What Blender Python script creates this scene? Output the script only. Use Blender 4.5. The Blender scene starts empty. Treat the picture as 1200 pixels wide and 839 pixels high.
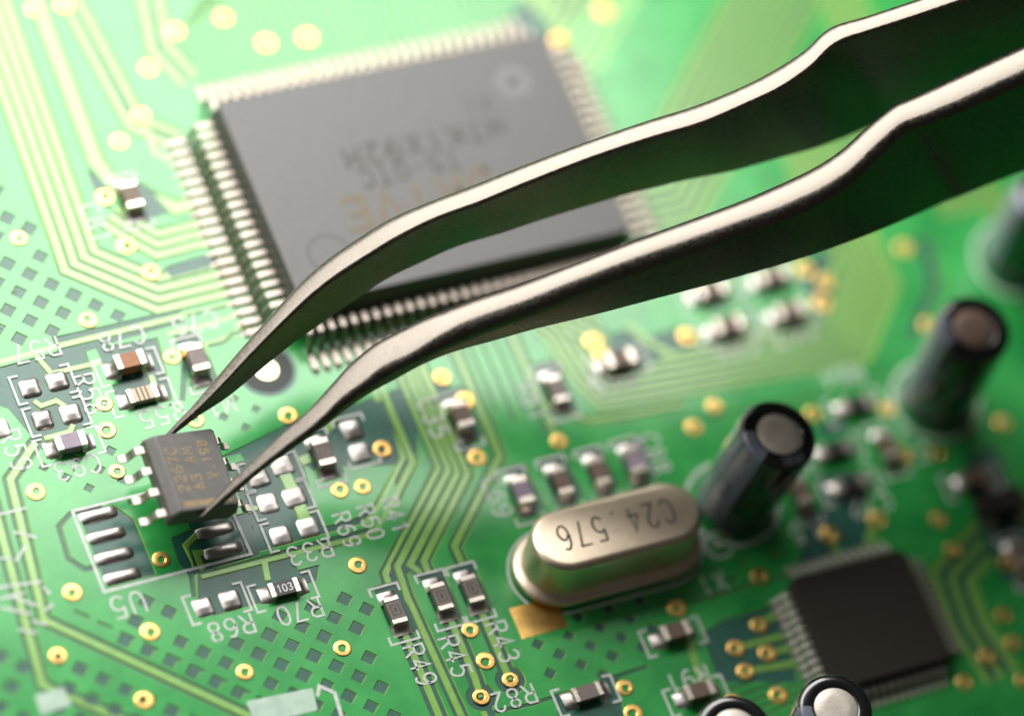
import bpy, bmesh, math, random
from mathutils import Vector, Matrix
from mathutils.geometry import delaunay_2d_cdt
random.seed(7)
S = 0.001                       # everything below is written in millimetres
scn = bpy.context.scene
COL = scn.collection

# ---------------------------------------------------------------- camera
RM = Matrix(((0.8336606, -0.42781286, 0.34926517),
             (-0.22770102, -0.84240947, -0.48836312),
             (0.50315231, 0.32760106, -0.79969701)))     # rows: right, down, forward
CAM = Vector((-99.9125, -132.3902, 256.0224))
FPX = 6236.215
PPX = 1200.0                    # the lens is shifted sideways, so the plane of focus leans across the board
cd = bpy.data.cameras.new('camera')
cam = bpy.data.objects.new('camera', cd)
COL.objects.link(cam)
m = Matrix.Identity(4)
for i in range(3):
    m[i][0] = RM[0][i]; m[i][1] = -RM[1][i]; m[i][2] = -RM[2][i]
    m[i][3] = CAM[i] * S
cam.matrix_world = m
cd.sensor_fit = 'HORIZONTAL'; cd.sensor_width = 36.0
cd.lens = FPX / 1200 * 36
cd.shift_x = -PPX / 1200
cd.clip_start = 0.005; cd.clip_end = 10
cd.dof.use_dof = True
cd.dof.focus_distance = 283.9 * S
cd.dof.aperture_fstop = cd.lens / 15.5
scn.camera = cam

# ---------------------------------------------------------------- world and lamps
w = bpy.data.worlds.new('World'); scn.world = w; w.use_nodes = True
bg = w.node_tree.nodes['Background']
bg.inputs[0].default_value = (1.0, 0.90, 0.78, 1); bg.inputs[1].default_value = 0.045

def area(name, loc, target, sx, sy, power, col=(1, 1, 1), turn=0.0):
    ld = bpy.data.lights.new(name, 'AREA'); ld.shape = 'RECTANGLE'
    ld.size = sx * S; ld.size_y = sy * S; ld.energy = power; ld.color = col
    o = bpy.data.objects.new(name, ld); COL.objects.link(o)
    o.location = Vector(loc) * S
    d = Vector(target) - Vector(loc)
    o.rotation_euler = (Matrix.Rotation(math.radians(turn), 3, 'Z') @ d.to_track_quat('-Z', 'Y').to_matrix()).to_euler()
    return o
area('softbox', (-27, 88, 92), (-27, 84, 0), 174, 120, 0.585, (1.0, 0.98, 0.94), -4)
area('back_softbox', (-70, 165, 48), (-20, 0, 10), 170, 84, 0.09, (1.0, 0.98, 0.95))
area('side_fill', (-125, -10, 70), (-15, -12, 0), 90, 80, 0.02, (1.0, 0.99, 0.97))  # weak fill lamp, added; no real source stands on the left
scn.view_settings.view_transform = 'Standard'
scn.view_settings.look = 'None'
scn.view_settings.exposure = 0.0
scn.view_settings.gamma = 1.0

# ---------------------------------------------------------------- photograph pixel -> board position
def ray(px, py):
    d = Vector(((px - 600 - PPX) / FPX, (py - 419.5) / FPX, 1.0))
    return RM.transposed() @ d
def U(px, py, z=0.0):
    d = ray(px, py); s = (z - CAM.z) / d.z
    return CAM + d * s
def U2(px, py, z=0.0):
    v = U(px, py, z); return (v.x, v.y)
def PJ(X):
    c = RM @ (Vector(X) - CAM)
    return Vector((600 + PPX + FPX * c.x / c.z, 419.5 + FPX * c.y / c.z))

# ---------------------------------------------------------------- materials
def mat(name, col, rough=0.5, metal=0.0, coat=0.0, coat_rough=0.2, noise=0.0, nscale=3000, bump=0.0, bscale=8000,
        col2=None, rvar=0.0, stretch=None, spec=0.5, bdist=0.00003):
    M = bpy.data.materials.new(name); M.use_nodes = True
    nt = M.node_tree; b = nt.nodes['Principled BSDF']
    b.inputs['Base Color'].default_value = (*col, 1)
    b.inputs['Roughness'].default_value = rough
    b.inputs['Metallic'].default_value = metal
    b.inputs['Coat Weight'].default_value = coat
    b.inputs['Coat Roughness'].default_value = coat_rough
    b.inputs['Specular IOR Level'].default_value = spec
    b.inputs['Coat IOR'].default_value = 1.6 if coat >= 0.8 else 1.5
    geo = nt.nodes.new('ShaderNodeNewGeometry')
    mp = nt.nodes.new('ShaderNodeMapping'); nt.links.new(geo.outputs['Position'], mp.inputs[0])
    if stretch: mp.inputs['Scale'].default_value = stretch
    if noise > 0 or col2 or rvar:
        n = nt.nodes.new('ShaderNodeTexNoise'); n.inputs['Scale'].default_value = nscale
        n.inputs['Detail'].default_value = 6; n.inputs['Roughness'].default_value = 0.6
        nt.links.new(mp.outputs[0], n.inputs['Vector'])
        cr = nt.nodes.new('ShaderNodeValToRGB')
        c2 = col2 or tuple(min(1, c * (1 + noise)) for c in col)
        c1 = col if col2 else tuple(c * (1 - noise) for c in col)
        cr.color_ramp.elements[0].color = (*c1, 1); cr.color_ramp.elements[0].position = 0.35
        cr.color_ramp.elements[1].color = (*c2, 1); cr.color_ramp.elements[1].position = 0.68
        nt.links.new(n.outputs['Fac'], cr.inputs[0]); nt.links.new(cr.outputs[0], b.inputs['Base Color'])
        if rvar:
            mr = nt.nodes.new('ShaderNodeMapRange')
            mr.inputs[1].default_value = 0.3; mr.inputs[2].default_value = 0.7
            mr.inputs[3].default_value = max(0.02, rough - rvar); mr.inputs[4].default_value = rough + rvar
            nt.links.new(n.outputs['Fac'], mr.inputs[0]); nt.links.new(mr.outputs[0], b.inputs['Roughness'])
    if bump:
        n2 = nt.nodes.new('ShaderNodeTexNoise'); n2.inputs['Scale'].default_value = bscale
        n2.inputs['Detail'].default_value = 4
        nt.links.new(mp.outputs[0], n2.inputs['Vector'])
        bp = nt.nodes.new('ShaderNodeBump'); bp.inputs['Strength'].default_value = bump
        bp.inputs['Distance'].default_value = bdist
        nt.links.new(n2.outputs['Fac'], bp.inputs['Height']); nt.links.new(bp.outputs[0], b.inputs['Normal'])
    return M

M = {}
M['pour'] = mat('mask_over_copper', (0.007, 0.235, 0.042), 0.42, 0.12, 1.0, 0.2, col2=(0.036, 0.37, 0.075), nscale=300, bump=0.25, bscale=2200, rvar=0.08, spec=0.15)
M['trace'] = mat('mask_over_trace', (0.165, 0.38, 0.055), 0.42, 0.15, 1.0, 0.2, noise=0.12, nscale=1500, bump=0.15, bscale=2500)
M['edge'] = mat('thin_mask_edge', (0.30, 0.55, 0.07), 0.35, 0.35, 0.4, 0.2)
M['gap'] = mat('mask_over_laminate', (0.0, 0.085, 0.055), 0.5, 0.0, 0.6, 0.2, noise=0.25, nscale=1200, bump=0.3, bscale=4000)
M['fr4'] = mat('laminate', (0.25, 0.28, 0.10), 0.6)
M['silk'] = mat('white_ink', (0.58, 0.61, 0.58), 0.6, noise=0.14, nscale=4000, bump=0.3)
M['silk_thin'] = mat('thin_white_ink', (0.42, 0.56, 0.46), 0.6, noise=0.12, nscale=1500)
M['gold'] = mat('gold_plate', (0.86, 0.54, 0.17), 0.34, 1.0, noise=0.16, nscale=1800, bump=0.2)
M['hole'] = mat('via_wall', (0.16, 0.08, 0.025), 0.5, 0.7)
M['solder'] = mat('solder', (0.46, 0.43, 0.41), 0.36, 1.0, noise=0.06, nscale=2500, bump=0.25, bscale=3000, rvar=0.06)
M['lead'] = mat('tinned_lead', (0.60, 0.54, 0.48), 0.34, 1.0, noise=0.08, nscale=3000, bump=0.2)
M['lead_dull'] = mat('dull_lead', (0.34, 0.295, 0.255), 0.38, 1.0, noise=0.1, nscale=3000, bump=0.2)
M['dimple'] = mat('moulded_dimple', (0.15, 0.15, 0.148), 0.5)
M['plastic'] = mat('ic_plastic', (0.034, 0.032, 0.030), 0.50, 0.0, noise=0.18, nscale=2500, bump=0.35, bscale=14000, spec=1.0)
M['plastic_grey'] = mat('ic_plastic_grey', (0.085, 0.080, 0.074), 0.5, 0.0, noise=0.22, nscale=2200, bump=0.4, bscale=12000, spec=0.8)
M['lead_fine'] = mat('fine_lead', (0.50, 0.46, 0.42), 0.4, 0.45)
M['plastic_dark'] = mat('ic_plastic_dark', (0.022, 0.018, 0.012), 0.6, 0.0, noise=0.15, nscale=2500, bump=0.3, bscale=14000, spec=0.3)
M['mark'] = mat('laser_mark', (0.26, 0.195, 0.10), 0.6, noise=0.25, nscale=5000)
M['mark_dim'] = mat('laser_mark_dim', (0.13, 0.10, 0.055), 0.55, noise=0.25, nscale=5000)
M['mark_faint'] = mat('laser_mark_faint', (0.044, 0.040, 0.033), 0.55, noise=0.3, nscale=5000)
M['steel'] = mat('steel', (0.165, 0.148, 0.128), 0.32, 1.0, noise=0.16, nscale=7000, bump=0.5, bscale=12000, rvar=0.09, bdist=0.000009, stretch=(0.4, 1, 0.7))
M['nickel'] = mat('nickel_can', (0.78, 0.65, 0.50), 0.38, 1.0, noise=0.05, nscale=2600, bump=0.22, bscale=6000, bdist=0.00001)
M['ink'] = mat('black_ink', (0.03, 0.028, 0.022), 0.6)
M['sleeve'] = mat('pvc_sleeve', (0.006, 0.007, 0.008), 0.2, 0.0, 0.8, 0.08, bump=0.2, bscale=1200)
M['stripe'] = mat('sleeve_stripe', (0.13, 0.15, 0.19), 0.32, 0.0, 0.4, 0.2)
M['alu'] = mat('aluminium', (0.66, 0.60, 0.53), 0.45, 0.45, noise=0.10, nscale=1500, bump=0.5, bscale=3500)
M['alu_shaded'] = mat('aluminium_shaded', (0.22, 0.15, 0.115), 0.5, 0.4, noise=0.1, nscale=1500)  # darker copy of the aluminium; dim light is put into the colour
M['brown'] = mat('ceramic_brown', (0.30, 0.12, 0.045), 0.5, noise=0.12, nscale=3000)
M['mauve'] = mat('ceramic_mauve', (0.25, 0.20, 0.26), 0.45, noise=0.1, nscale=3000)
M['taupe'] = mat('ceramic_taupe', (0.13, 0.085, 0.06), 0.5, noise=0.15, nscale=3000)
M['grey'] = mat('ceramic_grey', (0.16, 0.13, 0.115), 0.45, noise=0.15, nscale=3000)
M['black'] = mat('resistor_black', (0.012, 0.012, 0.012), 0.4, spec=0.6)
M['tan'] = mat('resistor_tan', (0.34, 0.27, 0.19), 0.4, 0.4)
M['cap'] = mat('terminal', (0.70, 0.62, 0.55), 0.30, 1.0, noise=0.08, nscale=3000, bump=0.3)
M['fid'] = mat('fiducial_ring', (0.020, 0.028, 0.024), 0.55)
M['fidc'] = mat('fiducial_copper', (1.0, 0.86, 0.55), 0.42, 0.9)
M['white'] = mat('white_print', (0.72, 0.74, 0.72), 0.6)

# ---------------------------------------------------------------- mesh helpers
def mkmesh(name, verts, faces, mats, smooth=False, mi=None):
    me = bpy.data.meshes.new(name)
    me.from_pydata([(x * S, y * S, z * S) for x, y, z in verts], [], faces)
    for mm in (mats if isinstance(mats, (list, tuple)) else [mats]): me.materials.append(mm)
    if mi: me.polygons.foreach_set('material_index', mi)
    me.validate()
    if smooth:
        me.polygons.foreach_set('use_smooth', [True] * len(me.polygons))
    me.update()
    return me
def link(name, data, parent=None, loc=None, rz=0.0):
    o = bpy.data.objects.new(name, data); COL.objects.link(o)
    if parent: o.parent = parent
    if loc is not None: o.location = Vector(loc) * S
    if rz: o.rotation_euler = (0, 0, rz)
    return o
def obj(name, verts, faces, mats, parent=None, smooth=False, loc=None, rz=0.0, mi=None):
    return link(name, mkmesh(name, verts, faces, mats, smooth, mi), parent, loc, rz)
def sharp(o, ang=40):
    o.data.set_sharp_from_angle(angle=math.radians(ang)); return o
def thing(name, label, cat, loc=(0, 0, 0), rz=0.0, group=None):
    o = bpy.data.objects.new(name, None); COL.objects.link(o)
    o.empty_display_size = 0.001
    o.location = Vector(loc) * S; o.rotation_euler = (0, 0, rz)
    o['label'] = label; o['category'] = cat
    if group: o['group'] = group
    return o

def bevbox(x0, x1, y0, y1, z0, z1, b=0.05, top_inset=0.0):
    """closed box with chamfered edges"""
    bm = bmesh.new()
    vs = [bm.verts.new(p) for p in ((x0, y0, z0), (x1, y0, z0), (x1, y1, z0), (x0, y1, z0),
          (x0 + top_inset, y0 + top_inset, z1), (x1 - top_inset, y0 + top_inset, z1),
          (x1 - top_inset, y1 - top_inset, z1), (x0 + top_inset, y1 - top_inset, z1))]
    for f in ((3, 2, 1, 0), (4, 5, 6, 7), (0, 1, 5, 4), (1, 2, 6, 5), (2, 3, 7, 6), (3, 0, 4, 7)):
        bm.faces.new([vs[i] for i in f])
    if b: bmesh.ops.bevel(bm, geom=bm.edges[:], offset=b, segments=2, profile=0.6, affect='EDGES')
    bm.verts.index_update()
    v = [tuple(p.co) for p in bm.verts]; f = [[q.index for q in g.verts] for g in bm.faces]
    bm.free(); return v, f
def join(*parts):
    V, F = [], []
    for v, f in parts:
        o = len(V); V += v; F += [[i + o for i in g] for g in f]
    return V, F
def ribbon(pts, wd, closed=False):
    """mitred outline polygon of a polyline, returns (left points, right points)"""
    P = [Vector((p[0], p[1])) for p in pts]
    q = [P[0]]
    for a in P[1:]:
        if (a - q[-1]).length > 1e-4: q.append(a)
    P = q; n = len(P); L, Rr = [], []
    for i in range(n):
        if closed:
            d1 = (P[i] - P[i - 1]).normalized(); d2 = (P[(i + 1) % n] - P[i]).normalized()
        else:
            d1 = (P[i] - P[i - 1]).normalized() if i > 0 else (P[1] - P[0]).normalized()
            d2 = (P[i + 1] - P[i]).normalized() if i < n - 1 else d1
        t = d1 + d2
        t = t.normalized() if t.length > 1e-6 else d1
        nn = Vector((-t.y, t.x)); c = max(0.45, nn.dot(Vector((-d1.y, d1.x))))
        L.append(P[i] + nn * (wd / 2 / c)); Rr.append(P[i] - nn * (wd / 2 / c))
    return L, Rr
def offset(pts, d):
    L, R_ = ribbon(pts, 2 * d) if d > 0 else ribbon(pts, -2 * d)
    return [tuple(v) for v in (L if d > 0 else R_)]
def strip_mesh(polys, wd, z, dz=0.0012):
    """flat ribbons for several polylines, each a hair above the last"""
    V, F = [], []
    for k, (pts, closed) in enumerate(polys):
        L, R_ = ribbon(pts, wd, closed); n = len(L); o = len(V); zz = z + k * dz
        V += [(p.x, p.y, zz) for p in L] + [(p.x, p.y, zz) for p in R_]
        for i in range(n if closed else n - 1):
            j = (i + 1) % n
            F.append([o + i, o + n + i, o + n + j, o + j])
        if not closed:                       # rounded ends
            for (a, b) in ((0, 1), (n - 1, n - 2)):
                c = (L[a] + R_[a]) / 2; out = (c - (L[b] + R_[b]) / 2)
                if out.length < 1e-6: continue
                out.normalize(); e = len(V); V.append((c.x + out.x * wd * .42, c.y + out.y * wd * .42, zz))
                F.append([o + a, e, o + n + a] if a == 0 else [o + n + a, e, o + a])
    return V, F

# stroke font on a 4 x 6 grid
def _sm(pts, k=4):
    out = []
    n = len(pts)
    for i in range(n - 1):
        p0 = pts[max(0, i - 1)]; p1 = pts[i]; p2 = pts[i + 1]; p3 = pts[min(n - 1, i + 2)]
        for s in range(k):
            t = s / k
            out.append(tuple(0.5 * ((2 * b) + (c - a) * t + (2 * a - 5 * b + 4 * c - d) * t * t + (3 * b - a - 3 * c + d) * t ** 3)
                             for a, b, c, d in zip(p0, p1, p2, p3)))
    out.append(pts[-1]); return out
G = {
 'C': [('s', (3.9, 4.9), (3.0, 5.9), (1.6, 5.9), (0.4, 4.6), (0.2, 3), (0.4, 1.4), (1.6, 0.1), (3.0, 0.1), (3.9, 1.1))],
 'R': [('l', (0.2, 0), (0.2, 6), (2.8, 6), (3.8, 5.2), (3.8, 3.9), (2.8, 3.0), (0.2, 3.0)), ('l', (2.0, 3.0), (3.9, 0))],
 'U': [('s', (0.2, 6), (0.2, 2.2), (0.8, 0.5), (2, 0), (3.2, 0.5), (3.8, 2.2), (3.8, 6))],
 'X': [('l', (0.2, 0), (3.8, 6)), ('l', (0.2, 6), (3.8, 0))],
 '0': [('c', (2, 6), (0.6, 5.2), (0.2, 3), (0.6, 0.8), (2, 0), (3.4, 0.8), (3.8, 3), (3.4, 5.2))],
 '1': [('l', (1.0, 4.8), (2.2, 6), (2.2, 0))],
 '2': [('s', (0.3, 4.6), (1.0, 5.8), (2.4, 6.0), (3.6, 5.0), (3.2, 3.4), (1.6, 1.6), (0.2, 0)), ('l', (0.2, 0), (3.9, 0))],
 '3': [('s', (0.3, 5.2), (1.6, 6), (3.2, 5.6), (3.5, 4.4), (2.8, 3.3), (1.6, 3.1)), ('s', (1.6, 3.1), (3.0, 2.8), (3.8, 1.6), (3.0, 0.3), (1.6, 0), (0.2, 0.8))],
 '4': [('l', (3.9, 1.8), (0.1, 1.8), (2.7, 6), (2.7, 0))],
 '5': [('l', (3.6, 6), (0.7, 6), (0.4, 3.3)), ('s', (0.4, 3.3), (1.8, 3.9), (3.4, 3.2), (3.8, 1.9), (3.1, 0.4), (1.6, 0), (0.2, 0.8))],
 '6': [('s', (3.3, 5.6), (2.0, 5.9), (0.7, 4.6), (0.2, 2.2), (0.8, 0.4), (2.2, 0), (3.6, 0.8), (3.8, 2.2), (2.8, 3.4), (1.4, 3.3), (0.3, 2.2))],
 '7': [('l', (0.1, 6), (3.9, 6), (1.7, 0))],
 '8': [('c', (2, 6), (0.7, 5.5), (0.5, 4.2), (2, 3.2), (3.6, 2.0), (3.4, 0.5), (2, 0), (0.6, 0.5), (0.4, 2.0), (2, 3.2), (3.5, 4.2), (3.3, 5.5))],
 '9': [('s', (0.7, 0.4), (2.0, 0.1), (3.3, 1.4), (3.8, 3.8), (3.2, 5.6), (1.8, 6), (0.4, 5.2), (0.2, 3.8), (1.2, 2.6), (2.6, 2.7), (3.7, 3.8))],
 '.': [('l', (1.7, 0.0), (2.3, 0.0))],
 '-': [('l', (0.8, 3), (3.2, 3))],
 'D': [('l', (0.3, 0), (0.3, 6), (2.2, 6), (3.7, 4.6), (3.7, 1.4), (2.2, 0), (0.3, 0))],
 'I': [('l', (2, 0), (2, 6))],
 'V': [('l', (0.1, 6), (2, 0), (3.9, 6))],
 'E': [('l', (3.8, 6), (0.3, 6), (0.3, 0), (3.8, 0)), ('l', (0.3, 3.1), (3.0, 3.1))],
 'M': [('l', (0.1, 0), (0.1, 6), (2, 2), (3.9, 6), (3.9, 0))],
 'T': [('l', (0, 6), (4, 6)), ('l', (2, 6), (2, 0))],
 'K': [('l', (0.3, 0), (0.3, 6)), ('l', (3.8, 6), (0.3, 2.6)), ('l', (1.5, 3.5), (3.9, 0))],
 'A': [('l', (0.1, 0), (2, 6), (3.9, 0)), ('l', (0.9, 2), (3.1, 2))],
 'L': [('l', (0.3, 6), (0.3, 0), (3.8, 0))],
 'W': [('l', (0, 6), (1, 0), (2, 4), (3, 0), (4, 6))],
 '^': [('l', (0.0, 0.5), (2, 5.5), (4.0, 0.5), (0.0, 0.5)), ('l', (1.1, 3), (2.9, 3))],
}
def text_polys(txt, h, ux, uy, origin, sp=1.45, wf=1.0):
    """strokes of a word centred on origin; ux = reading direction, uy = letter up"""
    s = h / 6; n = len(txt); wd = (n - 1) * 4 * sp * s * wf + 4 * s * wf
    out = []
    for i, ch in enumerate(txt):
        for st in G.get(ch, []):
            pts = list(st[1:]); closed = st[0] == 'c'
            if st[0] == 's': pts = _sm(pts)
            if closed: pts = _sm(pts + [pts[0]])[:-1]
            Q = []
            for (a, b) in pts:
                xx = (i * 4 * sp + a) * s * wf - wd / 2; yy = b * s - h / 2
                Q.append((origin[0] + ux[0] * xx + uy[0] * yy, origin[1] + ux[1] * xx + uy[1] * yy))
            if ch == '8':                     # open the self crossing loop into two strokes
                k = len(Q); out.append((Q + [Q[0]], False)); continue
            out.append((Q, closed))
    return out
ROT180 = ((-1, 0), (0, -1)); UPR = ((1, 0), (0, 1)); DOWN = ((0, -1), (1, 0)); UPW = ((0, 1), (-1, 0))

# ---------------------------------------------------------------- circuit board
board = thing('circuit_board', 'green printed circuit board carrying all the soldered parts, under the tweezers', 'circuit board', (0, 0, 0))
BX0, BX1, BY0, BY1 = -46, 54, -56, 36
lam = bevbox(BX0, BX1, BY0, BY1, -1.6, -0.02, 0)
obj('laminate', *lam, M['fr4'], board)
HZ = 0.055          # copper + mask height

shapes = []          # painter's order: (kind, polygon mm, object id)
def ccw(poly):
    a = sum(poly[i - 1][0] * poly[i][1] - poly[i][0] * poly[i - 1][1] for i in range(len(poly)))
    return poly if a > 0 else poly[::-1]
def paint(kind, poly, oid=None):
    q = []
    for p in poly:
        p = (min(BX1, max(BX0, p[0])), min(BY1, max(BY0, p[1])))
        if not q or (abs(p[0] - q[-1][0]) + abs(p[1] - q[-1][1])) > 1e-3: q.append(p)
    while len(q) > 2 and (abs(q[0][0] - q[-1][0]) + abs(q[0][1] - q[-1][1])) < 1e-3: q.pop()
    if len(q) > 2: shapes.append((kind, ccw(q), oid))
_tid = [0]
def px(*pts): return [U2(*p) for p in pts]
def line(kind, pts, wd, oid=None):
    L, R_ = ribbon(pts, wd)
    # quads per segment keep the polygons simple
    for i in range(len(L) - 1):
        paint(kind, [tuple(L[i]), tuple(R_[i]), tuple(R_[i + 1]), tuple(L[i + 1])], oid)
def trace(pts, wd=0.3):
    _tid[0] += 1; line('trace', pts, wd, _tid[0])
def gapline(pts, wd): line('gap', pts, wd)
def gap(poly): paint('gap', poly)
def pour(poly): paint('pour', poly, 0)
def circle(c, r, n=20): return [(c[0] + r * math.cos(2 * math.pi * i / n), c[1] + r * math.sin(2 * math.pi * i / n)) for i in range(n)]
def bundle(pts, n, pitch, wd, side=1, margin=0.17):
    """n parallel traces, the first on pts, the others to one side"""
    ctr = offset(pts, side * (n - 1) * pitch / 2) if n > 1 else pts
    gapline(ctr, (n - 1) * pitch + wd + 2 * margin)
    for i in range(n):
        trace(offset(pts, side * i * pitch) if i else pts, wd)
def inside(p, poly):
    c = False
    for i in range(len(poly)):
        a, b = poly[i - 1], poly[i]
        if (a[1] > p[1]) != (b[1] > p[1]) and p[0] < (b[0] - a[0]) * (p[1] - a[1]) / (b[1] - a[1]) + a[0]: c = not c
    return c
def lattice(org, poly, hd=0.50, st=0.91, skip=()):
    for i in range(-60, 61):
        for j in range(-60, 61):
            if (i + j) % 2: continue
            p = (org[0] + i * st, org[1] + j * st)
            if not inside(p, poly): continue
            if any(math.hypot(p[0] - s[0], p[1] - s[1]) < s[2] for s in skip): continue
            a = hd * random.uniform(0.93, 1.05)
            gap([(p[0] + a, p[1]), (p[0], p[1] + a), (p[0] - a, p[1]), (p[0], p[1] - a)])

pour([(BX0, BY0), (BX1, BY0), (BX1, BY1), (BX0, BY1)])

# upper left: nest of traces leaving the big chip's left pins
bundle(px((-60, -70), (66, 288), (76, 318), (185, 364), (284, 340)), 4, 0.62, 0.41, side=1)
bundle(px((20, -60), (112, 190), (130, 213), (206, 245), (236, 238)), 1, 0.5, 0.75)
bundle(px((120, 262), (156, 285), (184, 300), (248, 283)), 3, 0.62, 0.41, side=1)
gap(px((192, 313), (252, 296), (256, 312), (200, 326)))
gap(px((100, 198), (120, 212), (133, 252), (112, 228)))
gap(px((140, 212), (170, 216), (200, 250), (165, 262), (145, 250)))
bundle(px((30, -80), (152, 150), (205, 172)), 2, 0.8, 0.4, side=1)
bundle(px((150, -80), (178, 60), (215, 100)), 2, 0.9, 0.45, side=1)
trace(px((165, 137), (182, 180), (202, 190)), 0.35)
# big chip, top and right fans
for i in range(0, 30):
    x = -9.425 + 0.65 * i
    gapline([(x + .33, 9.0), (x + .33, 13 + 0.35 * i), (x + .33 + 5, 18 + 0.35 * i), (x + 5.33, BY1)], 0.2)
bundle([(12.2, 5.2), (13.0, 5.2), (40, 32.2)], 10, 0.65, 0.29, side=1)
bundle([(12.2, -5.6), (15.0, -5.6), (46, 24)], 8, 0.65, 0.29, side=1)
bundle([(12.2, -6.9), (17.5, -6.9), (23, -4.0), (50, 8)], 4, 0.6, 0.32, side=-1)

# below the big chip: straight runs that bend left, then down between the small resistors
B1 = [(472, 537), (484, 541), (515, 548), (526, 550), (537, 553), (548, 556), (586, 534)]
def col_up(p):
    x, y = U2(*p); return [(x, -9.0), (x, y)]
gap(px((425, 470), (470, 455), (520, 440), (560, 530), (500, 660), (430, 700), (445, 690), (470, 600), (455, 530)))
pour(px((487, 470), (500, 466), (509, 545), (470, 620), (452, 660), (430, 690), (445, 640), (491, 541)))
trace(col_up(B1[0]) + px((446, 588), (432, 611), (368, 627), (300, 646)), 0.28)
trace(col_up(B1[1]) + px((458, 593), (440, 622), (372, 640), (258, 669), (235, 676), (222, 640)), 0.28)
gapline(col_up(B1[2]) + px((452, 672), (458, 692)), 0.75)
trace(col_up(B1[2]) + px((452, 672), (458, 692)), 0.28)
gapline(col_up(B1[3]) + px((466, 664), (478, 700), (560, 880)), 0.8)
trace(col_up(B1[3]) + px((466, 664), (478, 700), (560, 880)), 0.28)
gapline(col_up(B1[4]) + px((481, 662), (506, 682)), 0.7)
trace(col_up(B1[4]) + px((481, 662), (494, 672), (508, 684)), 0.28)
gapline(col_up(B1[5]) + px((497, 657), (526, 730), (600, 900)), 0.75)
trace(col_up(B1[5]) + px((497, 657), (526, 730), (585, 880)), 0.28)
gapline(col_up(B1[6]) + px((533, 640), (545, 670)), 0.8)
trace(col_up(B1[6]) + px((533, 640), (545, 668)), 0.28)
# four broad runs to the resistor row, one thin one
for k, (a, b) in enumerate((((548, 420), (600, 545)), ((562, 415), (628, 560)), ((577, 411), (652, 545)), ((591, 408), (690, 530)))):
    x, y = U2(*a); xb, yb = U2(*b)
    gapline([(x + .36, -9.0), (x + .36, yb + 3.5)], 0.2)
x, y = U2(604, 404); gapline([(x - .3, -9), (x - .3, -16.4)], 0.26); gapline([(x + .3, -9), (x + .3, -16.4)], 0.26)
trace([(x, -9), (x, -16.4)], 0.28)
# second curved nest to the right
out = px((628, 388), (640, 395), (672, 446), (704, 478), (1015, 423), (1050, 335), (1020, 268), (940, 90))
bundle(out, 7, 0.50, 0.25, side=1, margin=0.14)
bundle(px((628, 470), (690, 494), (760, 482), (800, 474)), 1, 0.4, 0.26)
bundle(px((660, 385), (690, 400), (712, 412)), 2, 0.6, 0.3)
gap(px((712, 392), (745, 385), (780, 415), (740, 440), (716, 430)))
gap(px((760, 395), (795, 385), (815, 400), (800, 412), (778, 412)))
trace(px((735, 380), (755, 398), (790, 418)), 0.34)
gap(px((950, 300), (990, 290), (978, 345), (960, 385), (940, 330)))
trace(px((985, 296), (968, 330)), 0.35)
gap(px((1072, 280), (1088, 278), (1104, 330), (1075, 400), (1062, 398), (1088, 332)))
gapline(px((828, 490), (900, 476), (960, 462), (1040, 442)), 0.18)

# teal laminate areas right of the lifted chip
gap(px((246, 541), (290, 520), (336, 497), (392, 474), (452, 470), (470, 537), (440, 596), (425, 614), (300, 648), (296, 618), (270, 560)))
pour(px((356, 545), (374, 556), (402, 547), (464, 546), (437, 592), (420, 606), (382, 617), (366, 585)))
pour(px((246, 556), (268, 546), (286, 540), (282, 532), (250, 540)))
trace(px((332, 552), (350, 590), (362, 620)), 0.62)
trace(px((352, 541), (372, 533)), 0.5)
trace(px((384, 505), (398, 470)), 0.35)
trace(px((290, 600), (296, 595), (302, 596)), 0.25)
gap(px((200, 630), (232, 616), (290, 600), (306, 650), (260, 664), (222, 676), (209, 660)))
# lifted chip's footprint
sx, sy, sd = -20.744, -14.484, 2.77
gap([(sx - sd - 0.95, sy + .32), (sx - sd + 1.0, sy + .32), (sx - sd + 1.75, sy - 0.8), (sx - sd + 1.75, sy - 4.2), (sx - sd - 0.95, sy - 4.2)])
gap([(sx + sd - 1.2, sy + 0.2), (sx + sd + 1.2, sy + 0.2), (sx + sd + 1.2, sy - 4.4), (sx + sd - 1.2, sy - 4.4)])
gapline(px((120, 594), (84, 601), (69, 617), (80, 655), (100, 668), (118, 663)), 0.32)
gapline(px((150, 590), (200, 576), (236, 566)), 0.3)
trace(px((225, 668), (217, 640), (236, 622), (250, 620)), 0.26)
trace(px((238, 668), (230, 648), (258, 645)), 0.26)
# R68 / R70 pocket
gap(px((232, 672), (262, 664), (374, 633), (432, 618), (436, 628), (376, 648), (372, 680), (310, 706), (252, 722), (232, 706)))
trace(px((236, 676), (300, 660), (372, 642), (430, 627)), 0.24)
trace(px((310, 658), (314, 680)), 0.3)
pour(px((340, 652), (372, 644), (380, 660), (350, 668)))
gapline(px((228, 700), (222, 660), (206, 628)), 0.3)
# bottom left channels
for path in (px((48, 512), (38, 524), (12, 562), (52, 727), (290, 838), (420, 900)), px((-12, 575), (50, 803), (160, 850), (240, 890))):
    gapline(path, 0.84); trace(path, 0.34)
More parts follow.
